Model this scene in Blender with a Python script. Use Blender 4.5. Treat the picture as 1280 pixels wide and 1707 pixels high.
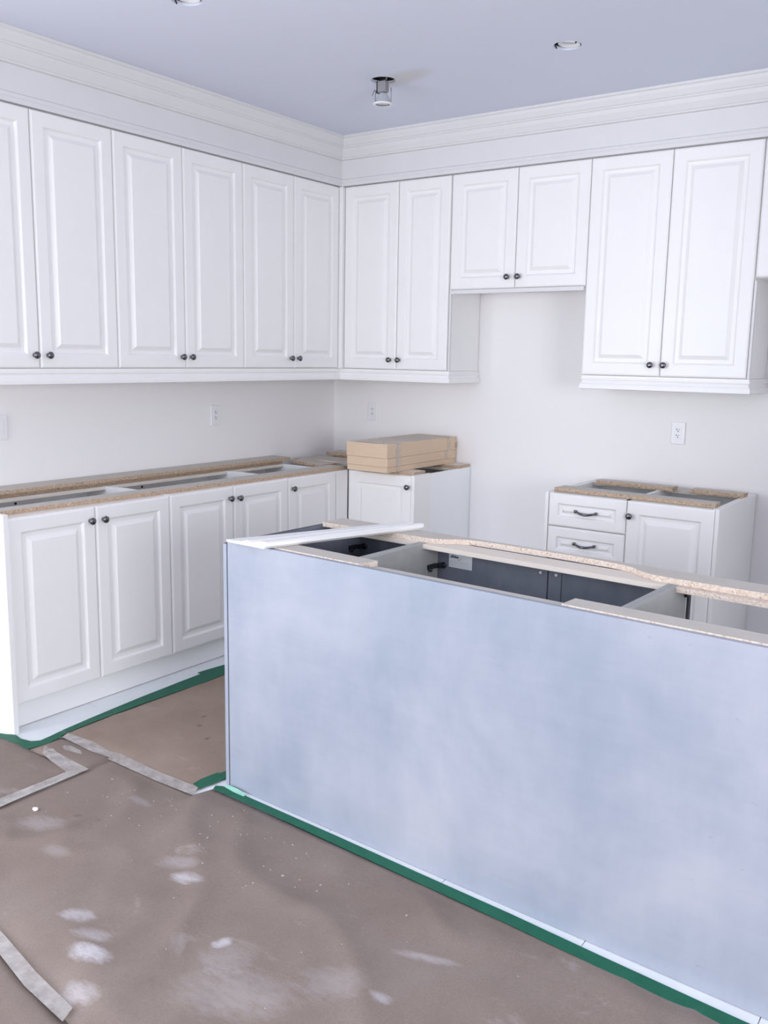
import bpy, bmesh, math, random
from mathutils import Vector, Matrix, noise
random.seed(7)
for o in list(bpy.data.objects):
    bpy.data.objects.remove(o)
SC = bpy.context.scene
COL = SC.collection

# ---------------------------------------------------------------- camera
cam_d = bpy.data.cameras.new('camera')
cam_d.sensor_fit = 'VERTICAL'
cam_d.sensor_height = 24.0
cam_d.lens = 24.0 * 1520.528 / 1707.0
cam_d.clip_start = 0.05
cam = bpy.data.objects.new('camera', cam_d)
COL.objects.link(cam)
_r = Vector((0.811628, 0.583929, 0.016935))
_u = Vector((-0.111787, 0.126793, 0.98561))
_d = Vector((-0.573379, 0.801842, -0.168185))
M = Matrix((( _r.x, _u.x, -_d.x), (_r.y, _u.y, -_d.y), (_r.z, _u.z, -_d.z))).to_4x4()
M.translation = Vector((3.901, -4.8512, 1.5597))
cam.matrix_world = M
SC.camera = cam

# ---------------------------------------------------------------- world, lights, exposure
W = bpy.data.worlds.new('world'); SC.world = W
W.use_nodes = True
bg = W.node_tree.nodes['Background']
bg.inputs[0].default_value = (0.72, 0.84, 1.0, 1)
bg.inputs[1].default_value = 0.4
def area(name, loc, rot, sx, sy, power, colr, spread=180):
    l = bpy.data.lights.new(name, 'AREA'); l.shape = 'RECTANGLE'
    l.size = sx; l.size_y = sy; l.energy = power; l.color = colr
    l.spread = math.radians(spread)
    o = bpy.data.objects.new(name, l); COL.objects.link(o)
    o.location = loc; o.rotation_euler = rot
    return o
# daylight entering through the patio window behind the camera and the left window
area('patio_window_daylight', (1.40, -8.54, 1.2), (math.radians(90), 0, 0), 2.3, 2.2, 120, (0.905, 0.945, 1.0))
area('left_window_daylight', (0.06, -5.3, 1.1), (0, math.radians(-90), 0), 2.0, 2.0, 100, (0.905, 0.945, 1.0))
area('right_fill_light', (6.54, -5.0, 1.5), (0, math.radians(90), 0), 1.4, 2.0, 118, (0.93, 0.96, 1.0))  # added fill from the right, no source known there
SC.view_settings.view_transform = 'Standard'
SC.view_settings.look = 'None'
SC.view_settings.gamma = 1.0
SC.view_settings.use_curve_mapping = False
SC.view_settings.exposure = 0.15
try:
    SC.cycles.max_bounces = 10
    SC.cycles.diffuse_bounces = 7
    SC.cycles.use_denoising = True
except Exception:
    pass

# ---------------------------------------------------------------- materials
def new_mat(name, color, rough=0.5, metal=0.0, spec=0.5):
    m = bpy.data.materials.new(name); m.use_nodes = True
    b = m.node_tree.nodes['Principled BSDF']
    b.inputs['Base Color'].default_value = (*color, 1)
    b.inputs['Roughness'].default_value = rough
    b.inputs['Metallic'].default_value = metal
    b.inputs['Specular IOR Level'].default_value = spec
    return m
def nodes(m):
    return m.node_tree.nodes, m.node_tree.links, m.node_tree.nodes['Principled BSDF']
def coords(m, scale=(1, 1, 1)):
    N, L, b = nodes(m)
    t = N.new('ShaderNodeTexCoord'); mp = N.new('ShaderNodeMapping')
    mp.inputs['Scale'].default_value = scale
    L.new(t.outputs['Object'], mp.inputs[0])
    return mp.outputs[0]
def noise_tex(m, vec, scale, detail=4, rough=0.55, dist=0.0):
    N, L, b = nodes(m)
    n = N.new('ShaderNodeTexNoise'); n.inputs['Scale'].default_value = scale
    n.inputs['Detail'].default_value = detail; n.inputs['Roughness'].default_value = rough
    n.inputs['Distortion'].default_value = dist
    L.new(vec, n.inputs['Vector'])
    return n.outputs['Fac']
def ramp(m, fac, stops):
    N, L, b = nodes(m)
    r = N.new('ShaderNodeValToRGB')
    e = r.color_ramp.elements
    while len(e) < len(stops): e.new(0.5)
    for i, (p, c) in enumerate(stops):
        e[i].position = p; e[i].color = (*c, 1) if len(c) == 3 else c
    L.new(fac, r.inputs[0])
    return r.outputs[0]
def mix(m, fac, a, b_, mode='MIX'):
    N, L, b = nodes(m)
    x = N.new('ShaderNodeMix'); x.data_type = 'RGBA'; x.blend_type = mode
    for i, v in ((0, fac), (6, a), (7, b_)):
        if isinstance(v, (int, float)): x.inputs[i].default_value = v
        elif isinstance(v, tuple): x.inputs[i].default_value = (*v, 1)
        else: L.new(v, x.inputs[i])
    return x.outputs[2]
def bump(m, fac, strength, dist=0.001):
    N, L, b = nodes(m)
    n = N.new('ShaderNodeBump'); n.inputs['Strength'].default_value = strength
    n.inputs['Distance'].default_value = dist
    L.new(fac, n.inputs['Height']); L.new(n.outputs[0], b.inputs['Normal'])
def setcol(m, c):
    N, L, b = nodes(m); L.new(c, b.inputs['Base Color'])

def m_wall(name, c1, c2):
    m = new_mat(name, c1, 0.85, spec=0.2)
    v = coords(m)
    setcol(m, ramp(m, noise_tex(m, v, 0.9, 2), [(0.35, c1), (0.7, c2)]))
    bump(m, noise_tex(m, v, 220, 3), 0.12, 0.0006)
    return m
MAT = {}
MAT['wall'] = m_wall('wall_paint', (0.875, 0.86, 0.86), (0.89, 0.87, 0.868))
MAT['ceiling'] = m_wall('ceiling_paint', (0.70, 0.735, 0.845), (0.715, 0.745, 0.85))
def add_soft_patch(m, cx, cy, rx_, ry_, ang, colr, amt):
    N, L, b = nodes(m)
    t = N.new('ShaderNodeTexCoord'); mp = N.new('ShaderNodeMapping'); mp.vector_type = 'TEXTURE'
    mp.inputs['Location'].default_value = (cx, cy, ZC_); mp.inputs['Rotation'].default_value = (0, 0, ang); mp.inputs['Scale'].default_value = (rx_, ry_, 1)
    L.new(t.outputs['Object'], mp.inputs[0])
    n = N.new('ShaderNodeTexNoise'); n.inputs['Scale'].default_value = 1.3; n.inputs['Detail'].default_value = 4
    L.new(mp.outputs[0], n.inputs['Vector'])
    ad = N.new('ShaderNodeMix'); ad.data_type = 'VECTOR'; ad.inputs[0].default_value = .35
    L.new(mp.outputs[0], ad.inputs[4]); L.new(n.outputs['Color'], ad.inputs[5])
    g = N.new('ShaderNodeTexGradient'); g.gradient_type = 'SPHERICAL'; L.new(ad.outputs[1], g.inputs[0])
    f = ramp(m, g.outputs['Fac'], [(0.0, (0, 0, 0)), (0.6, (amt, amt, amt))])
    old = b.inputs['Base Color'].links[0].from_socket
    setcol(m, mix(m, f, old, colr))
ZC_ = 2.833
add_soft_patch(MAT['ceiling'], 1.37, -1.15, .15, .06, -.3, (0.62, 0.60, 0.60), .7)  # soft greyish ellipse blended into the ceiling colour
def m_white(name, c, rough=0.38):
    m = new_mat(name, c, rough, spec=0.4)
    v = coords(m)
    d = tuple(x * 0.985 for x in c)
    setcol(m, ramp(m, noise_tex(m, v, 6, 3), [(0.4, c), (0.7, d)]))
    return m
MAT['white'] = m_white('white_thermofoil', (0.885, 0.875, 0.87))
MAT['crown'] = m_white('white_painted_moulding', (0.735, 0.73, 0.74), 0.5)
MAT['melamine'] = m_white('white_melamine', (0.89, 0.90, 0.91), 0.45)
def m_chip(name, base, dark, light, scale=1.0):
    m = new_mat(name, base, 0.9, spec=0.15)
    v = coords(m, (1, 1, 1))
    N, L, b = nodes(m)
    vo = N.new('ShaderNodeTexVoronoi'); vo.inputs['Scale'].default_value = 240 * scale
    vo.inputs['Randomness'].default_value = 1
    L.new(v, vo.inputs['Vector'])
    sep = N.new('ShaderNodeSeparateColor'); L.new(vo.outputs['Color'], sep.inputs[0])
    c = ramp(m, sep.outputs[0], [(0.0, dark), (0.22, base), (0.62, base), (1.0, light)])
    n = noise_tex(m, v, 60 * scale, 4)
    c2 = mix(m, ramp(m, n, [(0.35, (0, 0, 0)), (0.75, (1, 1, 1))]), c, base)
    setcol(m, c2)
    bump(m, sep.outputs[1], 0.5, 0.0008)
    return m
MAT['chip'] = m_chip('chipboard_edge', (0.50, 0.37, 0.27), (0.20, 0.13, 0.09), (0.72, 0.60, 0.47))
MAT['chip_pale'] = m_chip('chipboard_edge_pale', (0.70, 0.59, 0.50), (0.40, 0.27, 0.20), (0.86, 0.79, 0.72))
def m_board(name, c, c2, sc=(30, 1.5, 30)):
    m = new_mat(name, c, 0.7, spec=0.2)
    v = coords(m, sc)
    setcol(m, ramp(m, noise_tex(m, v, 4, 5, 0.6), [(0.3, c), (0.7, c2)]))
    return m
MAT['board_face'] = m_board('board_grey_beige_face', (0.56, 0.52, 0.47), (0.60, 0.56, 0.515), (3, 3, 3))
MAT['pale_wood'] = m_board('pale_raw_wood', (0.80, 0.73, 0.66), (0.74, 0.66, 0.58), (1.5, 40, 20))
MAT['carton'] = m_board('kraft_board', (0.66, 0.50, 0.36), (0.70, 0.54, 0.40), (4, 4, 60))
MAT['carton_top'] = m_board('kraft_board_top', (0.62, 0.55, 0.49), (0.66, 0.59, 0.53), (4, 4, 4))
MAT['knob'] = new_mat('dark_nickel', (0.17, 0.17, 0.18), 0.2, 1.0)
MAT['chrome'] = new_mat('bright_steel', (0.62, 0.64, 0.66), 0.2, 1.0)
MAT['darkmetal'] = new_mat('dark_hinge_metal', (0.035, 0.04, 0.055), 0.45, 0.6)
MAT['plastic'] = new_mat('white_plastic', (0.84, 0.84, 0.86), 0.35)
MAT['slot'] = new_mat('dark_slot', (0.02, 0.02, 0.025), 0.7)
MAT['grout'] = new_mat('grout', (0.45, 0.46, 0.47), 0.9)
MAT['gap_dark'] = new_mat('dark_gap_fill', (0.05, 0.055, 0.07), 0.8)
MAT['cable'] = new_mat('grey_cable', (0.16, 0.16, 0.18), 0.5)
MAT['flag_grey'] = new_mat('grey_steel_box', (0.32, 0.32, 0.34), 0.5, 0.4)
MAT['glass'] = new_mat('lamp_glass', (0.85, 0.88, 0.95), 0.12, 0.0)
nodes(MAT['glass'])[2].inputs['Transmission Weight'].default_value = 0.6
# grey stained veneer of the island
def m_island():
    m = new_mat('grey_stained_panel', (0.5, 0.52, 0.6), 0.42, spec=0.45)
    v = coords(m, (1, 1, 1))
    big = ramp(m, noise_tex(m, v, 1.9, 4, 0.6, 0.25), [(0.28, (0.235, 0.280, 0.350)), (0.50, (0.312, 0.338, 0.408)), (0.72, (0.385, 0.398, 0.460))])
    st = coords(m, (14, 14, 2.2))
    fine = ramp(m, noise_tex(m, st, 2.0, 6, 0.7), [(0.3, (0.975, 0.975, 0.975)), (0.7, (1.02, 1.02, 1.02))])
    st2 = coords(m, (2.5, 30, 26))
    f2 = ramp(m, noise_tex(m, st2, 2.0, 5, 0.6), [(0.35, (0.985, 0.985, 0.985)), (0.7, (1.02, 1.02, 1.02))])
    c = mix(m, 1.0, big, fine, 'MULTIPLY')
    c = mix(m, 1.0, c, f2, 'MULTIPLY')
    # sparse small scuffs
    sp = noise_tex(m, coords(m, (7, 7, 22)), 3.2, 2, 0.5)
    c = mix(m, ramp(m, sp, [(0.73, (0, 0, 0)), (0.78, (0.5, 0.5, 0.5))]), c, (0.25, 0.25, 0.30))
    setcol(m, c)
    return m
MAT['island'] = m_island()
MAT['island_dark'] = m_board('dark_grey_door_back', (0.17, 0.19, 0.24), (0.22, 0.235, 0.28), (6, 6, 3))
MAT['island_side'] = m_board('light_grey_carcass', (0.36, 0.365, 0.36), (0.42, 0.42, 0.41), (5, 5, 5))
MAT['edge_dark'] = new_mat('dark_edge_band', (0.05, 0.055, 0.07), 0.5)
# paper
def m_paper(name, g, w):
    def q(c): return (c[0] * g, c[1] * g * (1 - w * .35), c[2] * g * (1 - w))
    m = new_mat(name, (0.35, 0.27, 0.22), 0.75, spec=0.25)
    v = coords(m)
    base = ramp(m, noise_tex(m, v, 2.2, 5, 0.62), [(0.30, q((0.285, 0.222, 0.196))), (0.55, q((0.335, 0.270, 0.242))), (0.78, q((0.375, 0.313, 0.288)))])
    fib = ramp(m, noise_tex(m, coords(m, (1, 1, 1)), 160, 3, 0.7), [(0.3, (0.90, 0.90, 0.90)), (0.7, (1.07, 1.07, 1.07))])
    c = mix(m, 1.0, base, fib, 'MULTIPLY')
    # plaster dust smears
    d = noise_tex(m, coords(m, (1.0, 1.6, 1)), 3.1, 6, 0.72, 0.6)
    c = mix(m, ramp(m, d, [(0.60, (0, 0, 0)), (0.80, (0.42, 0.42, 0.42))]), c, (0.58, 0.54, 0.55))
    # footprint-like patches of dried plaster
    N, L, b = nodes(m)
    def patch(c, px, py, a, b_, ang, colr, amt, sc=1.0):
        t = N.new('ShaderNodeTexCoord'); mp = N.new('ShaderNodeMapping'); mp.vector_type = 'TEXTURE'
        mp.inputs['Location'].default_value = (px, py, 0); mp.inputs['Rotation'].default_value = (0, 0, ang); mp.inputs['Scale'].default_value = (a, b_, 1)
        L.new(geo.outputs['Position'], mp.inputs[0])
        g = N.new('ShaderNodeTexGradient'); g.gradient_type = 'SPHERICAL'; L.new(mp.outputs[0], g.inputs[0])
        nn = N.new('ShaderNodeTexNoise'); nn.inputs['Scale'].default_value = 20 * sc; nn.inputs['Detail'].default_value = 8; nn.inputs['Roughness'].default_value = .7
        sm_ = N.new('ShaderNodeMapping'); sm_.inputs['Rotation'].default_value = (0, 0, .7); sm_.inputs['Scale'].default_value = (1.0, 2.6, 1); L.new(geo.outputs['Position'], sm_.inputs[0]); L.new(sm_.outputs[0], nn.inputs['Vector'])
        mu = N.new('ShaderNodeMath'); mu.operation = 'MULTIPLY'; L.new(g.outputs['Fac'], mu.inputs[0]); L.new(nn.outputs['Fac'], mu.inputs[1])
        return mix(m, ramp(m, mu.outputs[0], [(0.17, (0, 0, 0)), (0.29, (amt * .55,) * 3), (0.42, (amt, amt, amt))]), c, colr)
    geo = N.new('ShaderNodeNewGeometry')
    W_ = (0.62, 0.60, 0.64)
    for px, py, a, b_, ang, amt in ((1.985, -3.154, .10, .05, .2, .55), (1.90, -3.11, .13, .06, .4, .22), (1.885, -3.459, .095, .055, .5, .45), (2.053, -3.544, .115, .06, .1, .65),
                                    (1.99, -3.49, .10, .05, .4, .35), (2.284, -3.299, .055, .035, 1.2, .6), (2.34, -3.34, .14, .12, 1.0, .16), (1.36, -3.22, .16, .09, .3, .22),
                                    (2.62, -3.25, .15, .12, .5, .16), (2.75, -3.02, .15, .03, .3, .3), (2.45, -3.42, .28, .16, .5, .18), (1.55, -3.30, .10, .05, .3, .15), (1.50, -2.93, .09, .04, .1, .2), (2.15, -3.65, .10, .06, .2, .4), (2.75, -3.22, .06, .03, .2, .4)):
        c = patch(c, px, py, a, b_, ang, W_, amt)
    for px, py, a, b_, amt in ((1.42, -3.12, .035, .02, .6), (1.50, -3.10, .03, .02, .4), (1.10, -2.25, .02, .03, .8), (1.16, -2.33, .025, .02, .8), (1.26, -2.25, .02, .02, .7), (1.28, -2.40, .022, .03, .8), (1.45, -2.1, .05, .03, .4)):
        c = patch(c, px, py, a, b_, 0, (0.13, 0.10, 0.09), amt, 1.6)
    # brown scuffs
    s = noise_tex(m, coords(m, (2.2, 1.1, 1)), 9, 3, 0.6, 0.2)
    c = mix(m, ramp(m, s, [(0.68, (0, 0, 0)), (0.76, (0.35, 0.35, 0.35))]), c, (0.17, 0.13, 0.11))
    setcol(m, c)
    bump(m, noise_tex(m, v, 35, 5, 0.6), 0.25, 0.002)
    return m
MAT['paper'] = m_paper('brown_builders_paper_dusty', .74, 0.06)
MAT['paper_aisle'] = m_paper('brown_builders_paper', .92, .14)
def m_tape(name, c, c2, alpha=1.0, rough=0.5):
    m = new_mat(name, c, rough, spec=0.4)
    v = coords(m, (1, 1, 1))
    setcol(m, ramp(m, noise_tex(m, v, 25, 4, 0.6), [(0.35, c), (0.7, c2)]))
    if alpha < 1:
        N, L, b = nodes(m)
        a = ramp(m, noise_tex(m, coords(m, (1, 1, 1)), 14, 4, 0.7), [(0.3, (alpha - .2,) * 3), (0.7, (alpha + .15,) * 3)])
        L.new(a, b.inputs['Alpha'])
    bump(m, noise_tex(m, v, 40, 3), 0.3, 0.001)
    return m
MAT['green'] = m_tape('green_masking_tape', (0.003, 0.100, 0.055), (0.005, 0.125, 0.068))
MAT['clear'] = m_tape('translucent_packing_tape', (0.50, 0.455, 0.43), (0.66, 0.62, 0.60), 0.50, 0.45)
MAT['tapebrown'] = m_tape('clear_tape_on_carton', (0.74, 0.64, 0.53), (0.78, 0.68, 0.58), 0.6, 0.25)
def m_tile():
    m = new_mat('white_floor_tile', (0.76, 0.79, 0.82), 0.2, spec=0.5)
    v = coords(m, (1, 1, 1))
    setcol(m, ramp(m, noise_tex(m, v, 3, 6, 0.7, 1.2), [(0.35, (0.79, 0.82, 0.84)), (0.62, (0.74, 0.77, 0.80)), (0.8, (0.66, 0.70, 0.74))]))
    return m
MAT['tile'] = m_tile()
MAT['label_white'] = new_mat('label_paper', (0.96, 0.98, 1.0), 0.4)
MAT['ink'] = new_mat('label_ink', (0.02, 0.05, 0.12), 0.6)
MAT['ink_soft'] = new_mat('label_fine_print', (0.50, 0.58, 0.66), 0.6)
MAT['subfloor'] = new_mat('grey_subfloor', (0.4, 0.4, 0.4), 0.9)
MAT['smudge'] = new_mat('grey_scuff', (0.50, 0.48, 0.47), 0.9)

# ---------------------------------------------------------------- mesh helpers
def link(o, parent=None):
    COL.objects.link(o)
    if parent is not None: o.parent = parent
    return o
def mesh_obj(name, bm, mats, parent=None, loc=(0, 0, 0), smooth=False):
    me = bpy.data.meshes.new(name)
    bmesh.ops.recalc_face_normals(bm, faces=bm.faces)
    bm.to_mesh(me); bm.free()
    if not isinstance(mats, (list, tuple)): mats = [mats]
    for m in mats: me.materials.append(m)
    if smooth:
        for p in me.polygons: p.use_smooth = True
    o = bpy.data.objects.new(name, me)
    o.location = loc
    return link(o, parent)
def thing(name, label, cat, loc=(0, 0, 0), rz=0, group=None):
    o = bpy.data.objects.new(name, None); o.empty_display_size = 0.05
    o.location = loc; o.rotation_euler = (0, 0, rz)
    o['label'] = label; o['category'] = cat
    if group: o['group'] = group
    return link(o)
def tag(o, label=None, cat=None, group=None, kind=None):
    if label: o['label'] = label
    if cat: o['category'] = cat
    if group: o['group'] = group
    if kind: o['kind'] = kind
    return o
def box(bm, x0, x1, y0, y1, z0, z1, bev=0.0, mi=0):
    vs = [bm.verts.new((x, y, z)) for x in (x0, x1) for y in (y0, y1) for z in (z0, z1)]
    F = [(0, 1, 3, 2), (4, 6, 7, 5), (0, 4, 5, 1), (2, 3, 7, 6), (0, 2, 6, 4), (1, 5, 7, 3)]
    fs = [bm.faces.new([vs[i] for i in f]) for f in F]
    for f in fs: f.material_index = mi
    if bev > 0:
        es = set(e for f in fs for e in f.edges)
        r = bmesh.ops.bevel(bm, geom=list(es), offset=bev, segments=1, profile=0.5, affect='EDGES')
        for f in r['faces']: f.material_index = mi
def box_obj(name, b, mat, parent=None, bev=0.001, loc=(0, 0, 0)):
    bm = bmesh.new(); box(bm, *b, bev=bev)
    return mesh_obj(name, bm, mat, parent, loc)
def prism(bm, pts, z0, z1, mi_top=0, mi_side=0):
    lo = [bm.verts.new((x, y, z0)) for x, y in pts]; hi = [bm.verts.new((x, y, z1)) for x, y in pts]
    f = bm.faces.new(hi); f.material_index = mi_top
    f = bm.faces.new(lo[::-1]); f.material_index = mi_top
    n = len(pts)
    for i in range(n):
        f = bm.faces.new((lo[i], lo[(i + 1) % n], hi[(i + 1) % n], hi[i])); f.material_index = mi_side
def lathe(bm, prof, seg=20, M=None, mi=0):
    M = M or Matrix.Identity(4)
    rings = []
    for r, z in prof:
        if r < 1e-6: rings.append([bm.verts.new(M @ Vector((0, 0, z)))])
        else: rings.append([bm.verts.new(M @ Vector((r * math.cos(2 * math.pi * k / seg), r * math.sin(2 * math.pi * k / seg), z))) for k in range(seg)])
    for a, b in zip(rings, rings[1:]):
        for k in range(seg):
            k2 = (k + 1) % seg
            if len(a) == 1 and len(b) == 1: continue
            if len(a) == 1: f = bm.faces.new((a[0], b[k], b[k2]))
            elif len(b) == 1: f = bm.faces.new((a[k], a[k2], b[0]))
            else: f = bm.faces.new((a[k], a[k2], b[k2], b[k]))
            f.material_index = mi; f.smooth = True
def tube(bm, pts, r, seg=8, mi=0):
    pts = [Vector(p) for p in pts]; rings = []
    for i, p in enumerate(pts):
        t = (pts[min(i + 1, len(pts) - 1)] - pts[max(i - 1, 0)]).normalized()
        a = t.orthogonal().normalized() if i == 0 else (ra - t * ra.dot(t)).normalized()
        ra = a; b = t.cross(a)
        rr = r[i] if isinstance(r, (list, tuple)) else r
        rings.append([bm.verts.new(p + (a * math.cos(2 * math.pi * k / seg) + b * math.sin(2 * math.pi * k / seg)) * rr) for k in range(seg)])
    for a, b in zip(rings, rings[1:]):
        for k in range(seg):
            f = bm.faces.new((a[k], a[(k + 1) % seg], b[(k + 1) % seg], b[k])); f.material_index = mi; f.smooth = True
    for rg in (rings[0][::-1], rings[-1]):
        f = bm.faces.new(rg); f.material_index = mi
def sweep(bm, path, prof, pre=None, post=None, mi=0):
    """path: xy points; prof: closed list of (outward offset, z); outward = right of travel"""
    P = [Vector((x, y)) for x, y in path]
    ext = ([Vector(pre)] if pre else []) + P + ([Vector(post)] if post else [])
    k0 = 1 if pre else 0
    rings = []
    for i in range(len(P)):
        j = i + k0
        dirs = []
        if j > 0: dirs.append((ext[j] - ext[j - 1]).normalized())
        if j < len(ext) - 1: dirs.append((ext[j + 1] - ext[j]).normalized())
        ns = [Vector((d.y, -d.x)) for d in dirs]
        if len(ns) == 2:
            n = (ns[0] + ns[1]); n = n / (n.dot(ns[0]))
        else: n = ns[0]
        rings.append([bm.verts.new((P[i].x + n.x * o, P[i].y + n.y * o, z)) for o, z in prof])
    m = len(prof)
    for a, b in zip(rings, rings[1:]):
        for k in range(m):
            f = bm.faces.new((a[k], a[(k + 1) % m], b[(k + 1) % m], b[k])); f.material_index = mi
    for rg in (rings[0][::-1], rings[-1]):
        f = bm.faces.new(rg); f.material_index = mi
def raised_panel(bm, w, h, t=0.019, fr=0.058, k=1.0):
    """door slab lying in local x (width), z (height); front face towards local -y at y=-t.. back at 0"""
    prof = [(0.0, 0.0), (0.0, -t + 0.007), (0.003, -t + .0025), (0.009, -t), (fr, -t), (fr + 0.0035 * k, -t + 0.0015), (fr + 0.010 * k, -t + 0.0105), (fr + 0.020 * k, -t + 0.0115),
            (fr + 0.0275 * k, -t + 0.0110), (fr + 0.046 * k, -t - 0.0005)]
    rings = []
    for o, y in prof:
        rings.append([bm.verts.new(p) for p in ((o, y, o), (w - o, y, o), (w - o, y, h - o), (o, y, h - o))])
    for a, b in zip(rings, rings[1:]):
        for i in range(4): bm.faces.new((a[i], a[(i + 1) % 4], b[(i + 1) % 4], b[i]))
    bm.faces.new(rings[-1]); bm.faces.new(rings[0][::-1])

knob_mesh = None
def knob(parent, x, y, z):
    """knob on a front facing local -y"""
    global knob_mesh
    if knob_mesh is None:
        bm = bmesh.new()
        R = Matrix.Rotation(math.radians(90), 4, 'X')
        lathe(bm, [(0, 0), (0.0085, 0), (0.0085, 0.003), (0.0055, 0.006), (0.0052, 0.012), (0.008, 0.015), (0.0145, 0.018),
                   (0.0158, 0.0215), (0.0150, 0.025), (0.0105, 0.0285), (0.0045, 0.030), (0, 0.0303)], 24, R)
        o = mesh_obj('knob', bm, MAT['knob'], parent, (x, y, z)); knob_mesh = o.data
    else:
        o = link(bpy.data.objects.new('knob', knob_mesh), parent); o.location = (x, y, z)
    return o
GAP = 0.0016
def door(parent, x0, x1, z0, z1, knob_at=None, name='door', fr=0.058, k=1.0, y=0.0):
    bm = bmesh.new(); raised_panel(bm, x1 - x0 - 2 * GAP, z1 - z0 - 2 * GAP, fr=fr, k=k)
    d = mesh_obj(name, bm, MAT['white'], parent, (x0 + GAP, y, z0 + GAP))
    if knob_at: knob(d, knob_at[0] - x0 - GAP, -0.019, knob_at[1] - z0 - GAP)
    return d
# In every cabinet: local x along the front, local -y out of the front, door backs at local y=0
def carcass(parent, w, depth, z0, z1, mat, floor_z=0.0, rails=True, back=True, t=0.016, x0=0.0, rail_mat=None, rail_d=(0.085, 0.15), top=False, legs=False):
    b = 0.0008
    zb = z0
    box_obj('side_panel', (x0, x0 + t, 0.001, depth, floor_z if legs else z0, z1), mat, parent, b)
    box_obj('side_panel', (x0 + w - t, x0 + w, 0.001, depth, floor_z if legs else z0, z1), mat, parent, b)
    box_obj('bottom_panel', (x0 + t, x0 + w - t, 0.002, depth - 0.009, zb, zb + t), mat, parent, b)
    if back: box_obj('back_panel', (x0 + t, x0 + w - t, depth - 0.008, depth, zb, z1), mat, parent, 0.0005)
    if top: box_obj('top_panel', (x0 + t, x0 + w - t, 0.002, depth - 0.009, z1 - t, z1), mat, parent, b)
    if rails:
        rm = rail_mat or mat
        box_obj('front_rail', (x0 + t, x0 + w - t, 0.002, rail_d[0], z1 - t, z1), rm, parent, b)
        box_obj('rear_rail', (x0 + t, x0 + w - t, depth - 0.009 - rail_d[1], depth - 0.009, z1 - t, z1), rm, parent, b)

ZC = 2.833          # ceiling
ZT, ZB, ZSH = 2.5567, 1.4823, 1.9338
XL, YB = 0.3316, -0.3538      # front faces of the wall cabinets
XB, YR = 0.6135, -0.6563
ZBT, ZBB = 0.8984, 0.1157
YF, XR = -8.6, 6.6

# ---------------------------------------------------------------- structure
def struct(o): o['kind'] = 'structure'; return o
bm = bmesh.new()
box(bm, -.12, -.0005, YF - .12, -6.3, -.05, ZC + .25); box(bm, -.12, -.0005, -4.3, .12, -.05, ZC + .25)
box(bm, -.12, -.0005, -6.3, -4.3, -.05, .08); box(bm, -.12, -.0005, -6.3, -4.3, 2.12, ZC + .25)
struct(mesh_obj('wall_left', bm, MAT['wall']))
bm = bmesh.new()
for a, b in ((-6.3, -6.25), (-5.33, -5.27), (-4.35, -4.3)): box(bm, -.03, -.005, a, b, .08, 2.12)
box(bm, -.03, -.005, -6.25, -4.35, .08, .13); box(bm, -.03, -.005, -6.25, -4.35, 2.07, 2.12)
struct(mesh_obj('window_3', bm, MAT['plastic']))
struct(box_obj('wall_back', (0, XR, 0.0005, 0.12, -0.05, ZC + 0.25), MAT['wall'], bev=0))
# added wall stub, out of view, that blocks the right fill light
struct(box_obj('added_wall_stub', (3.82, 3.94, -1.62, 0, -0.05, ZC + 0.2), MAT['wall'], bev=0))
# right wall with an added, unseen window opening for the fill light
bm = bmesh.new()
box(bm, XR, XR + .12, YF, -6.0, -0.05, ZC + .25); box(bm, XR, XR + .12, -4.0, 0.12, -0.05, ZC + .25)
box(bm, XR, XR + .12, -6.0, -4.0, -0.05, 0.8); box(bm, XR, XR + .12, -6.0, -4.0, 2.25, ZC + .25)
struct(mesh_obj('wall_right', bm, MAT['wall']))
bm = bmesh.new()
box(bm, 0, 0.2, YF - .12, YF, -0.05, ZC + .25); box(bm, 2.60, XR + .12, YF - .12, YF, -0.05, ZC + .25)
box(bm, 0.2, 2.60, YF - .12, YF, 2.38, ZC + .25); box(bm, 0.2, 2.60, YF - .12, YF, -0.05, 0.04)
struct(mesh_obj('wall_front', bm, MAT['wall']))
bm = bmesh.new()
for a, b in ((0.2, 0.26), (1.37, 1.43), (2.54, 2.60)): box(bm, a, b, YF - .03, YF - .005, 0.04, 2.38)
box(bm, .26, 2.54, YF - .03, YF - .005, 0.04, 0.1); box(bm, .26, 2.54, YF - .03, YF - .005, 2.32, 2.38)
struct(mesh_obj('window_1', bm, MAT['plastic']))
bm = bmesh.new()
for a, b in ((-6.0, -5.95), (-5.02, -4.98), (-4.05, -4.0)): box(bm, XR + .005, XR + .03, a, b, 0.85, 2.25)
box(bm, XR + .005, XR + .03, -5.95, -4.05, 0.85, 0.9); box(bm, XR + .005, XR + .03, -5.95, -4.05, 2.2, 2.25)
struct(mesh_obj('added_fill_window', bm, MAT['plastic']))  # frame of the added window behind the fill light
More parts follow.
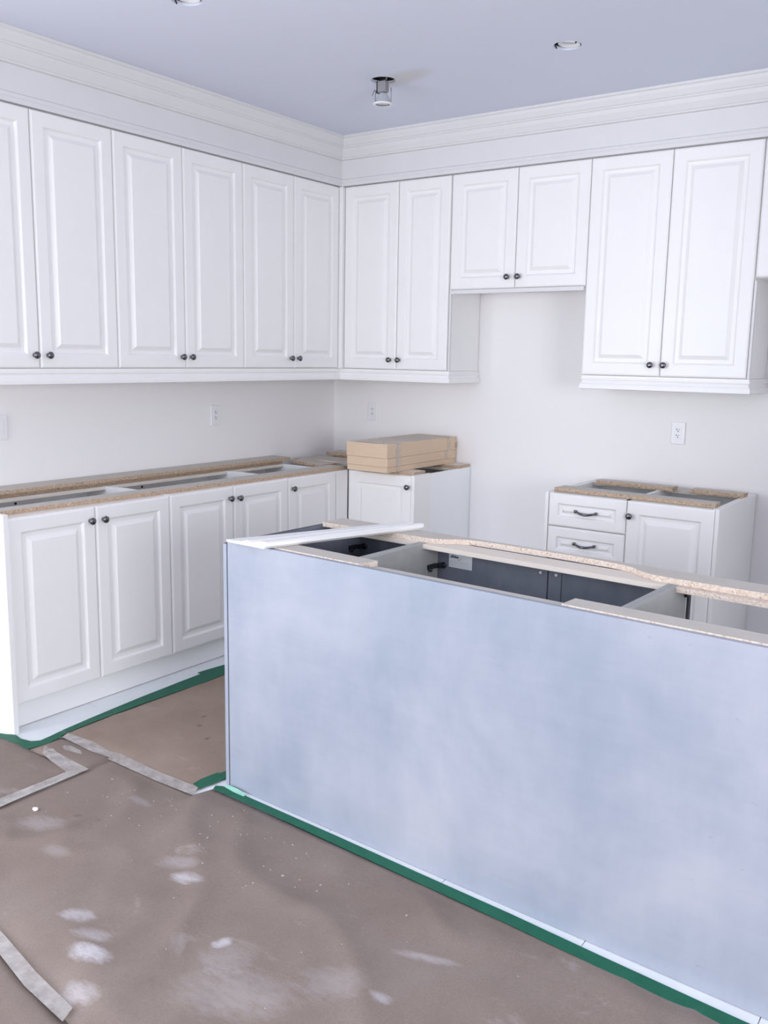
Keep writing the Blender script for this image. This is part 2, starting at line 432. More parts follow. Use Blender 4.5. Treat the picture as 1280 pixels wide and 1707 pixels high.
# ceiling with round openings for the recessed lights
POTS = [(1.224, -1.173), (2.147, -1.157), (1.189, -2.359)]
PR = 0.058
bm = bmesh.new()
def ring_patch(cx, cy, hx, n=32):
    """square patch hx around a round hole, bottom face only plus the hole's edge"""
    inner = []; outer = []
    for k in range(n):
        a = 2 * math.pi * (k + 0.5) / n
        c, s = math.cos(a), math.sin(a); m = max(abs(c), abs(s))
        inner.append((cx + PR * c, cy + PR * s)); outer.append((cx + hx * c / m, cy + hx * s / m))
    a = [bm.verts.new((x, y, ZC)) for x, y in inner]; b = [bm.verts.new((x, y, ZC)) for x, y in outer]
    u = [bm.verts.new((x, y, ZC + .013)) for x, y in inner]
    corner = {k: None for k in range(4)}
    for k in range(n):
        k2 = (k + 1) % n
        (x1, y1), (x2, y2) = outer[k], outer[k2]
        if abs(x1 - x2) > 1e-6 and abs(y1 - y2) > 1e-6:
            cxn = cx + hx * (1 if x1 + x2 > 2 * cx else -1); cyn = cy + hx * (1 if y1 + y2 > 2 * cy else -1)
            cv = bm.verts.new((cxn, cyn, ZC))
            bm.faces.new((a[k], b[k], cv, b[k2], a[k2]))
        else: bm.faces.new((a[k], b[k], b[k2], a[k2]))
        bm.faces.new((a[k], a[k2], u[k2], u[k]))
H = 0.12
for p in POTS: ring_patch(p[0], p[1], H)
def rect(x0, x1, y0, y1):
    if x1 - x0 > 1e-5 and y1 - y0 > 1e-5:
        bm.faces.new([bm.verts.new(p) for p in ((x0, y0, ZC), (x1, y0, ZC), (x1, y1, ZC), (x0, y1, ZC))])
X0, X1, Y0, Y1 = -.12, XR + .12, YF - .12, .12
ys = sorted(set([Y0, Y1] + [p[1] - H for p in POTS] + [p[1] + H for p in POTS]))
for y0, y1 in zip(ys, ys[1:]):
    x = X0
    for p in sorted(POTS):
        if p[1] - H - 1e-6 <= y0 and y1 <= p[1] + H + 1e-6:
            # bands inside a patch are already covered by that patch
            rect(x, p[0] - H, y0, y1); x = p[0] + H
    rect(x, X1, y0, y1)
box(bm, X0, X1, Y0, Y1, ZC + .22, ZC + .25)
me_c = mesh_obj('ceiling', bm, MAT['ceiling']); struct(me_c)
# floor: slab with white tiles
fl = box_obj('floor', (-0.1, XR + .1, YF - .1, 0.1, -0.06, -0.009), MAT['grout'], bev=0); struct(fl)
TX, TY = 0.4605, 0.445
tile_me = {}
i0 = 2.591 - 6 * TX; j0 = -2.445 - 10 * TY
for i in range(0, 15):
    for j in range(-3, 16):
        x0, x1 = i0 + i * TX, i0 + (i + 1) * TX; y0, y1 = j0 + j * TY, j0 + (j + 1) * TY
        x0, x1 = max(x0, 0.001), min(x1, XR - .001); y0, y1 = max(y0, YF + .001), min(y1, -.001)
        if x1 - x0 < .02 or y1 - y0 < .02: continue
        w, h = round(x1 - x0, 4), round(y1 - y0, 4)
        if (w, h) not in tile_me:
            b2 = bmesh.new(); box(b2, 0.001, w - .001, 0.001, h - .001, -0.009, 0, bev=0.0012)
            o = mesh_obj('tile', b2, MAT['tile'], fl, (x0, y0, 0)); tile_me[(w, h)] = o.data
        else:
            o = link(bpy.data.objects.new('tile', tile_me[(w, h)]), fl); o.location = (x0, y0, 0)

# ---------------------------------------------------------------- wall cabinets
def wall_cabinet(label, loc, rz, w, depth, z0, z1, doors, off_h=0.0, knobs_z=None, name='wall_cabinet', group='white wall cabinets'):
    t = thing(name, label, 'cabinet', loc, rz, group)
    carcass(t, w, depth, z0, z1, MAT['white'], rails=False, top=True)
    for (a, b, kx) in doors:
        door(t, a, b, z0 + .0, z1, (kx, knobs_z) if kx is not None else None)
    return t
KZ = 1.5395
DD = XL - 0.019 - 0.003   # carcass depth on the left wall
R90 = math.radians(90)
# left wall: local x runs along +y when rotated by +90deg, local -y points to +x
def left_wall_cab(label, y0, y1, splits, knobs):
    return wall_cabinet(label, (XL - .019, y0, 0), R90, y1 - y0, DD, ZB, ZT, [(a - y0, b - y0, k - y0) for (a, b), k in zip(splits, knobs)], knobs_z=KZ)
left_wall_cab('tall two-door white wall cabinet nearest the left edge, above the light switch', -2.870, -2.0332 - .0004, [(-2.870, -2.4519), (-2.4519, -2.0332)], [-2.482, -2.415])
left_wall_cab('middle two-door white wall cabinet on the left wall, above the left outlet', -2.0332 + .0004, -1.1927 - .0004, [(-2.0332, -1.6135), (-1.6135, -1.1927)], [-1.6445, -1.583])
left_wall_cab('two-door white wall cabinet on the left wall next to the room corner', -1.1927 + .0004, -.372, [(-1.1927, -.7833), (-.7833, -.374)], [-0.818, -0.7535])
def back_wall_cab(label, x0, x1, splits, knobs, z0=ZB, kz=KZ):
    d = -YB - .019 - .003
    return wall_cabinet(label, (x0, YB + .019, 0), 0, x1 - x0, d, z0, ZT, [(a - x0, b - x0, (k - x0) if k else None) for (a, b), k in zip(splits, knobs)], knobs_z=kz)
cD = back_wall_cab('two-door white wall cabinet on the back wall beside the room corner, above the boxes', .354, 1.1112 - .0004, [(.356, .7501), (.7501, 1.104)], [.7095, .7745])
cE = back_wall_cab('short two-door white wall cabinet over the empty stove gap', 1.1112 + .0004, 1.9283 - .0004, [(1.1112, 1.5187), (1.5187, 1.9283)], [1.4795, 1.5445], ZSH, 1.993)
cF = back_wall_cab('tall two-door white wall cabinet above the drawer cabinet on the back wall', 1.9283 + .0004, 2.7590, [(1.9283, 2.3421), (2.3421, 2.7567)], [2.2985, 2.3645])
box_obj('filler_strip', (2.7590 - 1.9287, 2.7700 - 1.9287, -.0150, .0005, ZB, ZSH - .002), MAT['crown'], cF, .0006)
box_obj('filler_strip', (1.1112 - .354 + .0003, 1.1112 - .354 + .0105, -.0150, .0005, ZB, ZSH - .004), MAT['crown'], cD, .0006)
box_obj('filler_strip', (.0105, .806, -.0150, -.001, ZSH - .022, ZSH - .001), MAT['crown'], cE, .0006)
cG = back_wall_cab('short white wall cabinet cut off by the right edge of the picture', 2.7605, 3.68, [(2.7600, 3.22), (3.22, 3.68)], [3.185, 3.255], 1.9445, 2.004)
# closing filler in the room corner between the two runs
cf = bmesh.new(); box(cf, .3126, .3530, -.3715, -.3352, ZB + .001, ZT, bev=.0006)
tag(mesh_obj('corner_filler', cf, MAT['white']), 'narrow white filler post in the corner between the wall cabinet runs', 'filler')
# scuff and screw marks under short cabinet
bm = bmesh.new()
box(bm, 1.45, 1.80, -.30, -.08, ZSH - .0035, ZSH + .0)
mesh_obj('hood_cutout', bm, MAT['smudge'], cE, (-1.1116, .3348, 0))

# crown and fascia above the wall cabinets
CR = [(.070, ZC - .0005), (.070, ZC - .012), (.062, ZC - .016), (.058, ZC - .030), (.046, ZC - .052), (.040, ZC - .056), (.040, ZC - .062),
      (.034, ZC - .066), (.029, ZC - .085), (.014, ZC - .112), (.010, ZC - .114), (.010, ZC - .122), (0.0, ZC - .125), (0.0, ZT + .045), (.005, ZT + .041),
      (.006, ZT + .026), (.003, ZT + .022), (.003, ZT + .004), (-.018, ZT + .004), (-.018, ZC - .0005)]
CRF = [(o, z) for o, z in CR]
def crown(name, path, pre, post, label):
    t = thing(name, label, 'moulding', (path[0][0], path[0][1], ZT))
    def rel(p): return (p[0] - path[0][0], p[1] - path[0][1]) if p else None
    pts = [rel(p) for p in path]
    top = [(o, z - ZT) for o, z in CR[:13]] + [(-.018, ZC - .125 - ZT), (-.018, ZC - .0005 - ZT)]
    fas = [(0.0, ZC - .1255 - ZT), (0.0, .045), (-.018, .045), (-.018, ZC - .1255 - ZT)]
    bot = [(0.0, .0445), (.005, .041), (.006, .026), (.003, .022), (.003, .004), (-.018, .004), (-.018, .0445)]
    for n, pr in (('crown_trim', top), ('fascia_board', fas), ('bottom_bead', bot)):
        bm = bmesh.new(); sweep(bm, pts, pr, rel(pre), rel(post)); mesh_obj(n, bm, MAT['crown'], t)
    (ax, ay), (bx, by) = path
    if abs(ax - bx) < 1e-6: b = (.001 - ax, -.019, 0, by - ay - .02, .003, ZC - ZT - .001)
    else: b = (.0, bx - ax, .019, -.001 - ay, .003, ZC - ZT - .001)
    box_obj('soffit_box', b, MAT['crown'], t, 0)
crown('crown_moulding', [(XL, -2.872), (XL, YB)], None, (3.7, YB), 'cream crown moulding and fascia running above the left wall cabinets')
crown('crown_moulding', [(XL, YB), (3.75, YB)], (XL, -2.872), None, 'white stepped crown moulding and fascia above the back wall cabinets')
# light valance under the wall cabinets
LV = [(-.006, ZB - .001), (-.006, ZB - .012), (-.003, ZB - .014), (-.003, ZB - .020), (-.008, ZB - .026), (-.009, ZB - .030), (-.004, ZB - .040), (.001, ZB - .046),
      (.003, ZB - .054), (.002, ZB - .068), (-.006, ZB - .072), (-.026, ZB - .072), (-.026, ZB - .001)]
def valance(path, pre, post, label):
    z0 = ZB - .072
    bm = bmesh.new(); sweep(bm, [(p[0] - path[0][0], p[1] - path[0][1]) for p in path], [(o, z - z0) for o, z in LV],
                            (pre[0] - path[0][0], pre[1] - path[0][1]) if pre else None, (post[0] - path[0][0], post[1] - path[0][1]) if post else None)
    o = mesh_obj('light_valance', bm, MAT['white'], None, (path[0][0], path[0][1], z0))
    tag(o, label, 'moulding')
valance([(XL, -2.872), (XL, YB)], None, (1.12, YB), 'long white light valance under the left wall cabinets')
valance([(XL + .0005, YB), (1.1245, YB), (1.1245, -.003)], (XL, -2.87), None, 'white light valance under the corner cabinet left of the stove gap')
valance([(1.9255, -.003), (1.9255, YB), (2.776, YB), (2.776, -.003)], None, None, 'white light valance under the tall cabinet right of the stove gap')

# ---------------------------------------------------------------- base cabinets, left wall
def base_left(label, y0, y1, doors, hinge_right=None):
    t = thing('base_cabinet', label, 'cabinet', (XB - .019, y0, 0), R90, 'white base cabinets')
    carcass(t, y1 - y0, XB - .019 - .004, ZBB, ZBT, MAT['melamine'], rail_mat=MAT['pale_wood'])
    for a, b, ky, kz in doors: door(t, a - y0, b - y0, ZBB, ZBT - .001, (ky - y0, kz))
    return t
g = .0004
b1 = base_left('white two-door base cabinet at the left edge under the raw chipboard strip', -2.8276, -1.9881 - g, [(-2.8276, -2.4056, -2.437, .8374), (-2.4056, -1.9881, -2.3685, .8365)])
# finished gable closing the run towards the camera
box_obj('gable_panel', (-0.0222, -.0004, -.030, .588, 0.0, .9165), MAT['white'], b1, .0008)
b2 = base_left('middle white two-door base cabinet on the left wall, partly behind the grey island', -1.9881 + g, -1.1516 - g, [(-1.9881, -1.5679, -1.600, .8380), (-1.5679, -1.1516, -1.5365, .8340)])
b3 = base_left('single-door white corner base cabinet on the left wall', -1.1516 + g, -.675, [(-1.1516, -.735, -1.1205, .8368)])
box_obj('filler_strip', (-.7335 + 1.1516, -.6296 + 1.1516, -.019, -.001, ZBB, ZBT - .001), MAT['white'], b3, .001)
tk = box_obj('toe_kick', (0, .014, 0, 2.19, 0.0025, ZBB - .002), MAT['white'], None, .0008, (.552, -2.826, 0))
tag(tk, 'long white toe kick board under the left base cabinets', 'toe kick')
# small dark screw heads on the inner backs
for par, xx in ((b1, .42), (b2, .33)):
    bm = bmesh.new(); lathe(bm, [(0, 0), (.006, 0), (.006, .003), (0, .004)], 10, Matrix.Translation((xx, .5815, .845)) @ Matrix.Rotation(R90, 4, 'X'))
    mesh_obj('screw', bm, MAT['slot'], par)

def strip(label, pts, z0, z1, side='chip', top='board_face', name='chipboard_strip', group=None):
    ox, oy = pts[0]
    bm = bmesh.new(); prism(bm, [(x - ox, y - oy) for x, y in pts], 0, z1 - z0, 0, 1)
    o = mesh_obj(name, bm, [MAT[top], MAT[side]], None, (ox, oy, z0))
    tag(o, label, 'board', group)
    return o
def R4(x0, x1, y0, y1): return [(x0, y0), (x1, y0), (x1, y1), (x0, y1)]
ZS, ZS2 = ZBT + .0006, ZBT + .0186
strip('long speckled chipboard strip along the front top edge of the left base cabinets', [(.455, -2.822), (.535, -2.822), (.592, -1.2), (.596, -.64), (.485, -.64), (.475, -1.5)], ZS, ZS2)
strip('lower chipboard strip at the wall behind the left base cabinets', R4(.004, .125, -2.82, -.66), ZS, ZS2)
strip('upper chipboard strip stacked along the left wall', R4(.003, .152, -2.86, -.615), ZS2 + .0004, ZS2 + .0175)
strip('chipboard piece crossing from the left wall to the front strip near the corner', [(.16, -.61), (.462, -.68), (.462, -.545), (.16, -.50)], ZS, ZS2)
strip('flat grey-beige board lying in the corner behind the cross strip', [(.06, -.462), (.462, -.500), (.66, -.47), (.66, -.22), (.06, -.235)], ZS, ZS + .010, 'board_face')
cc = strip('short chipboard offcut against the back wall in the corner', R4(.11, .60, -.215, -.075), ZS2 + .0004, ZS2 + .020)
strip('chipboard block under the corner offcut', R4(.16, .56, -.20, -.08), ZS, ZS2)
bm = bmesh.new(); tube(bm, [(0, 0, 0), (.12, -.035, 0), (.265, -.06, .003)], [.0035, .0045, .003], 6)
tag(mesh_obj('wood_splinter', bm, MAT['chip_pale'], None, (.232, -.505, ZS2 + .0045)), 'thin pale wood splinter lying over the cross strip in the corner', 'splinter')

# ---------------------------------------------------------------- base cabinet in the corner on the back wall
YB2 = -.6289
bb = thing('base_cabinet', 'white base cabinet under the tan boxes, left of the stove gap', 'cabinet', (.620, YB2 + .019, 0), 0, 'white base cabinets')
carcass(bb, 1.0822 - .620, -YB2 - .019 - .004, ZBB, ZBT, MAT['melamine'], rail_mat=MAT['pale_wood'])
door(bb, -.0045, 1.066 - .620, ZBB, ZBT - .001, (1.0475 - .620, .8345))
box_obj('gable_strip', (.4468, .4676, -.019, .152, 0, ZBT + .004), MAT['white'], bb, .0008)
box_obj('toe_kick', (.001, .445, .05, .064, 0, ZBB - .002), MAT['white'], bb, .0008)
strip('chipboard strip on the front of the corner base cabinet under the boxes', R4(.672, 1.062, -.600, -.480), ZS, ZS2, 'chip', 'pale_wood')
strip('chipboard strip at the wall on the corner base cabinet, behind the boxes', R4(.672, 1.079, -.150, -.006), ZS, ZS2, 'chip', 'pale_wood')
# stack of kraft cartons
def carton(label, x0, x1, y0, y1, z0, z1, tapes):
    t = thing('carton', label, 'box', (x0, y0, z0), 0, 'stacked tan cartons on the corner cabinet')
    w, l, h = x1 - x0, y1 - y0, z1 - z0
    bm = bmesh.new(); box(bm, 0, w, 0, l, 0, h, bev=.002)
    for f in bm.faces:
        if f.calc_center_median().z > h - .0005: f.material_index = 1
    mesh_obj('carton_body', bm, [MAT['carton'], MAT['carton_top']], t)
    for y in tapes:
        bm = bmesh.new(); box(bm, w + .0002, w + .0008, y, y + .045, .001, h + .0006)
        box(bm, w - .10, w + .0008, y, y + .045, h + .0001, h + .0006)
        mesh_obj('tape', bm, MAT['tapebrown'], t)
    return t
carton('lowest flat tan carton of the stack on the corner cabinet', .697, .979, -.742, -.018, .9178, .9490, [.085])
carton('middle tan carton of the stack on the corner cabinet', .696, .981, -.744, -.016, .9495, .9985, [.085, .60])
ct = carton('top tan carton of the stack, with a dark staple line', .694, .980, -.747, -.012, .9990, 1.0790, [.085, .63])
bm = bmesh.new()
for k in range(9):
    y = .012 + .001 * (k % 3); x = .075 + k * .021
    box(bm, x, x + .012, y, y + .004, .0801, .0812)
mesh_obj('staple_line', bm, MAT['slot'], ct)
bm = bmesh.new(); box(bm, .2868, .2905, .722, .734, .010, .045, bev=.001); mesh_obj('torn_flap', bm, MAT['chip'], ct)

# ---------------------------------------------------------------- drawer and door cabinet right of the stove gap
X0R = 1.9055
rb = thing('base_cabinet', 'white base cabinet with two visible drawers and a door, right of the stove gap', 'cabinet', (X0R, YR + .019, 0), 0, 'white base cabinets')
dR = -YR - .019 - .004
def rx(x): return x - X0R
box_obj('gable_panel', (0, .0165, -.019, dR, 0, ZBT + .003), MAT['white'], rb, .0008)
box_obj('gable_panel', (rx(2.7495), rx(2.7665), -.019, dR, 0, ZBT + .003), MAT['white'], rb, .0008)
carcass(rb, rx(2.7480) - .0180, dR, ZBB, ZBT, MAT['melamine'], x0=.0175, rail_mat=MAT['board_face'], rail_d=(.085, .13))
box_obj('divider_panel', (rx(2.322), rx(2.340), .002, dR - .009, ZBB + .017, ZBT), MAT['melamine'], rb, .0008)
def drawer(z0, z1, pz):
    d = door(rb, .0175, rx(2.3310), z0, z1, None, 'drawer_front', fr=.048, k=.8)
    bm = bmesh.new()
    cx = rx(2.1275) - .0175; zc = pz - z0
    pts = []
    for k in range(13):
        u = k / 12; x = cx - .052 + .104 * u
        pts.append((x, -.019 - .006 - .020 * math.sin(math.pi * u) ** .8, zc + .002 - .010 * math.sin(math.pi * u)))
    tube(bm, pts, [.0045 + .0020 * math.sin(math.pi * k / 12) for k in range(13)], 10)
    for s in (-1, 1):
        lathe(bm, [(0, 0), (.0065, 0), (.005, .006), (.0075, .009), (.0085, .013), (.006, .018), (0, .0195)], 14,
              Matrix.Translation((cx + s * .053, -.019, zc + .002)) @ Matrix.Rotation(R90, 4, 'X'))
    mesh_obj('pull_handle', bm, MAT['knob'], d)
drawer(.7290, ZBT - .001, .8125)
drawer(.5600, .7285, .6490)
drawer(.3400, .5595, .450)
drawer(ZBB, .3395, .228)
door(rb, rx(2.3320), rx(2.7488), ZBB, ZBT - .001, (rx(2.3530), .8250))
box_obj('toe_kick', (.018, rx(2.749), .05, .064, 0, ZBB - .002), MAT['white'], rb, .0008)
strip('long chipboard strip across the front top of the drawer cabinet', [(1.925, -.598), (2.732, -.606), (2.728, -.515), (1.935, -.490)], ZS, ZS2)
strip('chipboard strip at the wall on the left rear of the drawer cabinet', R4(1.985, 2.402, -.205, -.125), ZS, ZS + .021, 'chip')
strip('shorter chipboard strip at the wall on the right rear of the drawer cabinet', R4(2.492, 2.752, -.205, -.120), ZS, ZS + .021, 'chip')

# ---------------------------------------------------------------- island
TH = -0.041207
isl = thing('kitchen_island', 'large unfinished island with a blue-grey back panel and open top', 'island', (1.641, -2.6304, 0), TH)
LI = 2.60
ZP = .9165
box_obj('back_panel', (.0018, LI, 0, .0175, .0015, ZP), MAT['island'], isl, .0006)
bm = bmesh.new(); box(bm, -.0200, -.0030, -.0005, .600, .0015, .9050, bev=.0006)
for f in bm.faces:
    if f.calc_center_median().z > .9045: f.material_index = 1
mesh_obj('end_panel', bm, [MAT['island'], MAT['edge_dark']], isl)
bm = bmesh.new(); box(bm, -.0029, .0017, .0012, .0165, .002, .904); mesh_obj('joint_gap', bm, MAT['gap_dark'], isl)  # dark strip filling the joint between end panel and back panel
ZK = .9015
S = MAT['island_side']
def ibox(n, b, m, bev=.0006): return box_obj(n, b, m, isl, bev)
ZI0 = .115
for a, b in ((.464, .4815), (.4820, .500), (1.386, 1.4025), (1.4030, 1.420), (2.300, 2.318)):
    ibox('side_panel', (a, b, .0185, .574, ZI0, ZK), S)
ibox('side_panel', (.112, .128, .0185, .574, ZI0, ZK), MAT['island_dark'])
ibox('filler_panel', (.0005, .1115, .545, .574, ZI0, ZK), S)
ibox('filler_panel', (.0005, .1115, .0185, .050, ZI0, ZK), S)
for a, b in ((.1285, .4638), (.5002, 1.3858), (1.4202, 2.2998)):
    ibox('bottom_panel', (a, b, .0185, .574, ZI0, ZI0 + .016), S)
    ibox('front_rail', (a, b, .0185, .095, ZK - .016, ZK), MAT['board_face'])
ibox('rear_rail', (.1285, .4638, .490, .572, ZK - .016, ZK), MAT['pale_wood'])
ibox('rear_rail', (.5002, 1.3858, .474, .572, ZK - .016, ZK), MAT['pale_wood'])
ibox('rear_rail', (1.4202, 2.2998, .476, .572, ZK - .016, ZK), MAT['chip_pale'])
bm = bmesh.new(); box(bm, .001, LI - .3, .06, .52, .0, ZI0 - .002); mesh_obj('plinth', bm, S, isl)
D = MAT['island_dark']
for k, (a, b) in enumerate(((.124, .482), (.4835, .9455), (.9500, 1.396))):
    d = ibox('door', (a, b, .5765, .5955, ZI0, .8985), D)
    if k == 1:
        st = box_obj('label_sticker', (.547, .646, .5757, .5763, .810, .8605), MAT['label_white'], d, 0)
        bm = bmesh.new()
        # dark script-like maker's mark and lines of fine print
        for (x, w, h, s) in ((.553, .003, .004, 0), (.5565, .0035, .009, .3), (.561, .0035, .010, .2), (.566, .004, .007, .1), (.571, .0045, .008, .2), (.5765, .004, .006, 0), (.5815, .006, .0065, .1)):
            z = .8455
            v = [bm.verts.new(p) for p in ((x, .5754, z), (x + w, .5754, z), (x + w + h * s, .5754, z + h), (x + h * s, .5754, z + h))]
            bm.faces.new(v)
        mesh_obj('label_logo', bm, MAT['ink'], st)
        bm = bmesh.new(); rr = random.Random(3)
        for (xa, xb, z, hh) in ((.588, .606, .8440, .0012), (.585, .599, .8385, .0022)):
            bm.faces.new([bm.verts.new(p) for p in ((xa, .5754, z), (xb, .5754, z), (xb, .5754, z + hh), (xa, .5754, z + hh))])
        for r in range(6):
            z = .8335 - r * .0039; x = .551
            while x < .640:
                w = rr.uniform(.003, .010); xe = min(x + w, .642)
                bm.faces.new([bm.verts.new(p) for p in ((x, .5754, z), (xe, .5754, z), (xe, .5754, z + .0012), (x, .5754, z + .0012))])
                x = xe + .0015
        mesh_obj('fine_print', bm, MAT['ink_soft'], st)
    if k == 2:
        box_obj('centre_stile', (.9515, .9985, .5748, .5764, ZI0, .8850), D, d, .0003)
        box_obj('stile_shadow_gap', (.9986, 1.0006, .5755, .5766, ZI0, .8850), MAT['edge_dark'], d, 0)
for x in (.921, .980):
    bm = bmesh.new(); lathe(bm, [(0, 0), (.0060, 0), (.0055, .003), (0, .004)], 12, Matrix.Translation((x, .5745, .848)) @ Matrix.Rotation(R90, 4, 'X'))
    mesh_obj('screw', bm, MAT['plastic'], isl)
ibox('door_edge', (1.4200, 1.4275, .5765, .5955, ZI0, .8985), MAT['edge_dark'])
def hinge(x, s, z):
    bm = bmesh.new()
    box(bm, 0, s * .010, -.055, -.010, -.008, .008, bev=.001)       # mounting plate
    box(bm, s * .006, s * .018, -.050, .004, -.006, .006, bev=.001)  # arm
    box(bm, s * .012, s * .024, -.010, .012, -.009, .009, bev=.001)
    lathe(bm, [(0, 0), (.005, 0), (.005, .006), (0, .007)], 10, Matrix.Translation((s * .018, -.040, .006)))
    lathe(bm, [(0, 0), (.005, 0), (.005, .005), (0, .006)], 10, Matrix.Translation((s * .012, -.044, -.014)))
    bmesh.ops.create_uvsphere(bm, u_segments=10, v_segments=6, radius=.008, matrix=Matrix.Translation((s * .010, -.047, -.010)))
    lathe(bm, [(0, 0), (.012, 0), (.012, .004), (0, .005)], 18, Matrix.Translation((s * .026, .013, 0)) @ Matrix.Rotation(R90, 4, 'X'))
    mesh_obj('hinge', bm, MAT['darkmetal'], isl, (x, .560, z))
hinge(.5002, 1, .812); hinge(.1285, 1, .830)
box_obj('hinge', (1.4203, 1.430, .552, .574, .856, .874), MAT['darkmetal'], isl, .001)

ISM = Matrix.Translation((1.641, -2.6304, 0)) @ Matrix.Rotation(TH, 4, 'Z')
def iw(x, y):
    v = ISM @ Vector((x, y, 0)); return (v.x, v.y)
def istrip(label, pts, z0, z1, **k): return strip(label, [iw(*p) for p in pts], z0, z1, **k)
ZI, ZI2 = ZK + .0006, ZK + .0186
istrip('short chipboard strip on the near left of the island with a cut end', [(.050, .0192), (.588, .0192), (.598, .094), (.050, .106)], ZI, ZI2, side='chip_pale')
istrip('long chipboard strip on the near right edge of the island', [(1.281, .0192), (2.29, .0192), (2.29, .100), (1.283, .096)], ZI, ZI2, side='chip_pale')
istrip('very long chipboard strip with a shallow curved notch along the far edge of the island',
       [(.014, .484), (.40, .500), (.525, .505), (.565, .530), (.60, .560), (.65, .580), (.75, .586), (1.04, .588), (1.19, .578), (1.25, .560), (1.29, .528), (1.335, .508), (1.40, .505), (2.29, .505), (2.29, .612), (.014, .606)], ZI, ZI2, side='chip_pale')
# white moulding offcut lying diagonally across the island
bm = bmesh.new()
PRF = [(.004, .0012), (0, .005), (.002, .009), (.030, .0095), (.060, .0115), (.074, .0165), (.082, .0185), (.088, .0180), (.090, .0125), (.096, .0120), (.104, .0150), (.125, .0220), (.148, .0250), (.158, .0215), (.158, .010), (.150, .0012)]
near = []; far = []
for s, z in PRF:
    zz = z - .0012
    near.append(bm.verts.new((.026 + s * 1.22, -.027 + (.004 if z > .01 else 0), zz)))
    far.append(bm.verts.new((.264 + s * .86, .660 - s * .25, zz)))
n = len(PRF)
for i in range(n): bm.faces.new((near[i], near[(i + 1) % n], far[(i + 1) % n], far[i]))
bm.faces.new(near[::-1]); bm.faces.new(far)
tr = mesh_obj('moulding_offcut', bm, MAT['white'], None, (1.641, -2.6304, ZI2 + .0008))
tr.rotation_euler = (0, 0, TH)
tag(tr, 'white moulding offcut lying diagonally across the left end of the island', 'moulding')

# ---------------------------------------------------------------- outlets
def outlet(label, loc, rz, kind='outlet'):
    t = thing('wall_outlet' if kind == 'outlet' else 'light_switch', label, 'outlet' if kind == 'outlet' else 'switch', loc, rz)
    bm = bmesh.new(); box(bm, -.037, .037, -.0085, -.0004, -.059, .059, bev=.0028); mesh_obj('cover_plate', bm, MAT['plastic'], t)
    bm = bmesh.new(); box(bm, -.0168, .0168, -.0100, -.0080, -.0335, .0335, bev=.0008)
    rc = mesh_obj('receptacle' if kind == 'outlet' else 'rocker', bm, MAT['plastic'], t)
    if kind == 'outlet':
        for z in (.0155, -.0155):
            bm = bmesh.new()
            box(bm, -.0072, -.0048, -.0107, -.0097, z + .001, z + .009)
            box(bm, .0050, .0070, -.0107, -.0097, z + .002, z + .008)
            if z: box(bm, -.0115, -.0072, -.0106, -.0097, z + .0038, z + .0058)
            lathe(bm, [(0, 0), (.0028, 0), (.0028, .0008), (0, .0009)], 10, Matrix.Translation((0, -.0099, z - .0055)) @ Matrix.Rotation(R90, 4, 'X'))
            mesh_obj('socket_slots', bm, MAT['slot'], t)
    for z in (.048, -.048):
        bm = bmesh.new(); lathe(bm, [(0, 0), (.0028, 0), (.0022, .0009), (0, .0011)], 10, Matrix.Translation((0, -.0083, z)) @ Matrix.Rotation(R90, 4, 'X'))
        mesh_obj('screw', bm, MAT['plastic'], t)
outlet('white wall outlet on the left wall above the open base cabinets', (0, -1.1027, 1.2065), R90)
outlet('white switch plate cut off by the left edge of the picture', (0, -2.461, 1.2068), R90, 'switch')
outlet('white wall outlet near the corner above the stacked boxes', (.3308, 0, 1.201), 0)
outlet('white wall outlet on the back wall above the drawer cabinet', (2.3461, 0, 1.1843), 0)

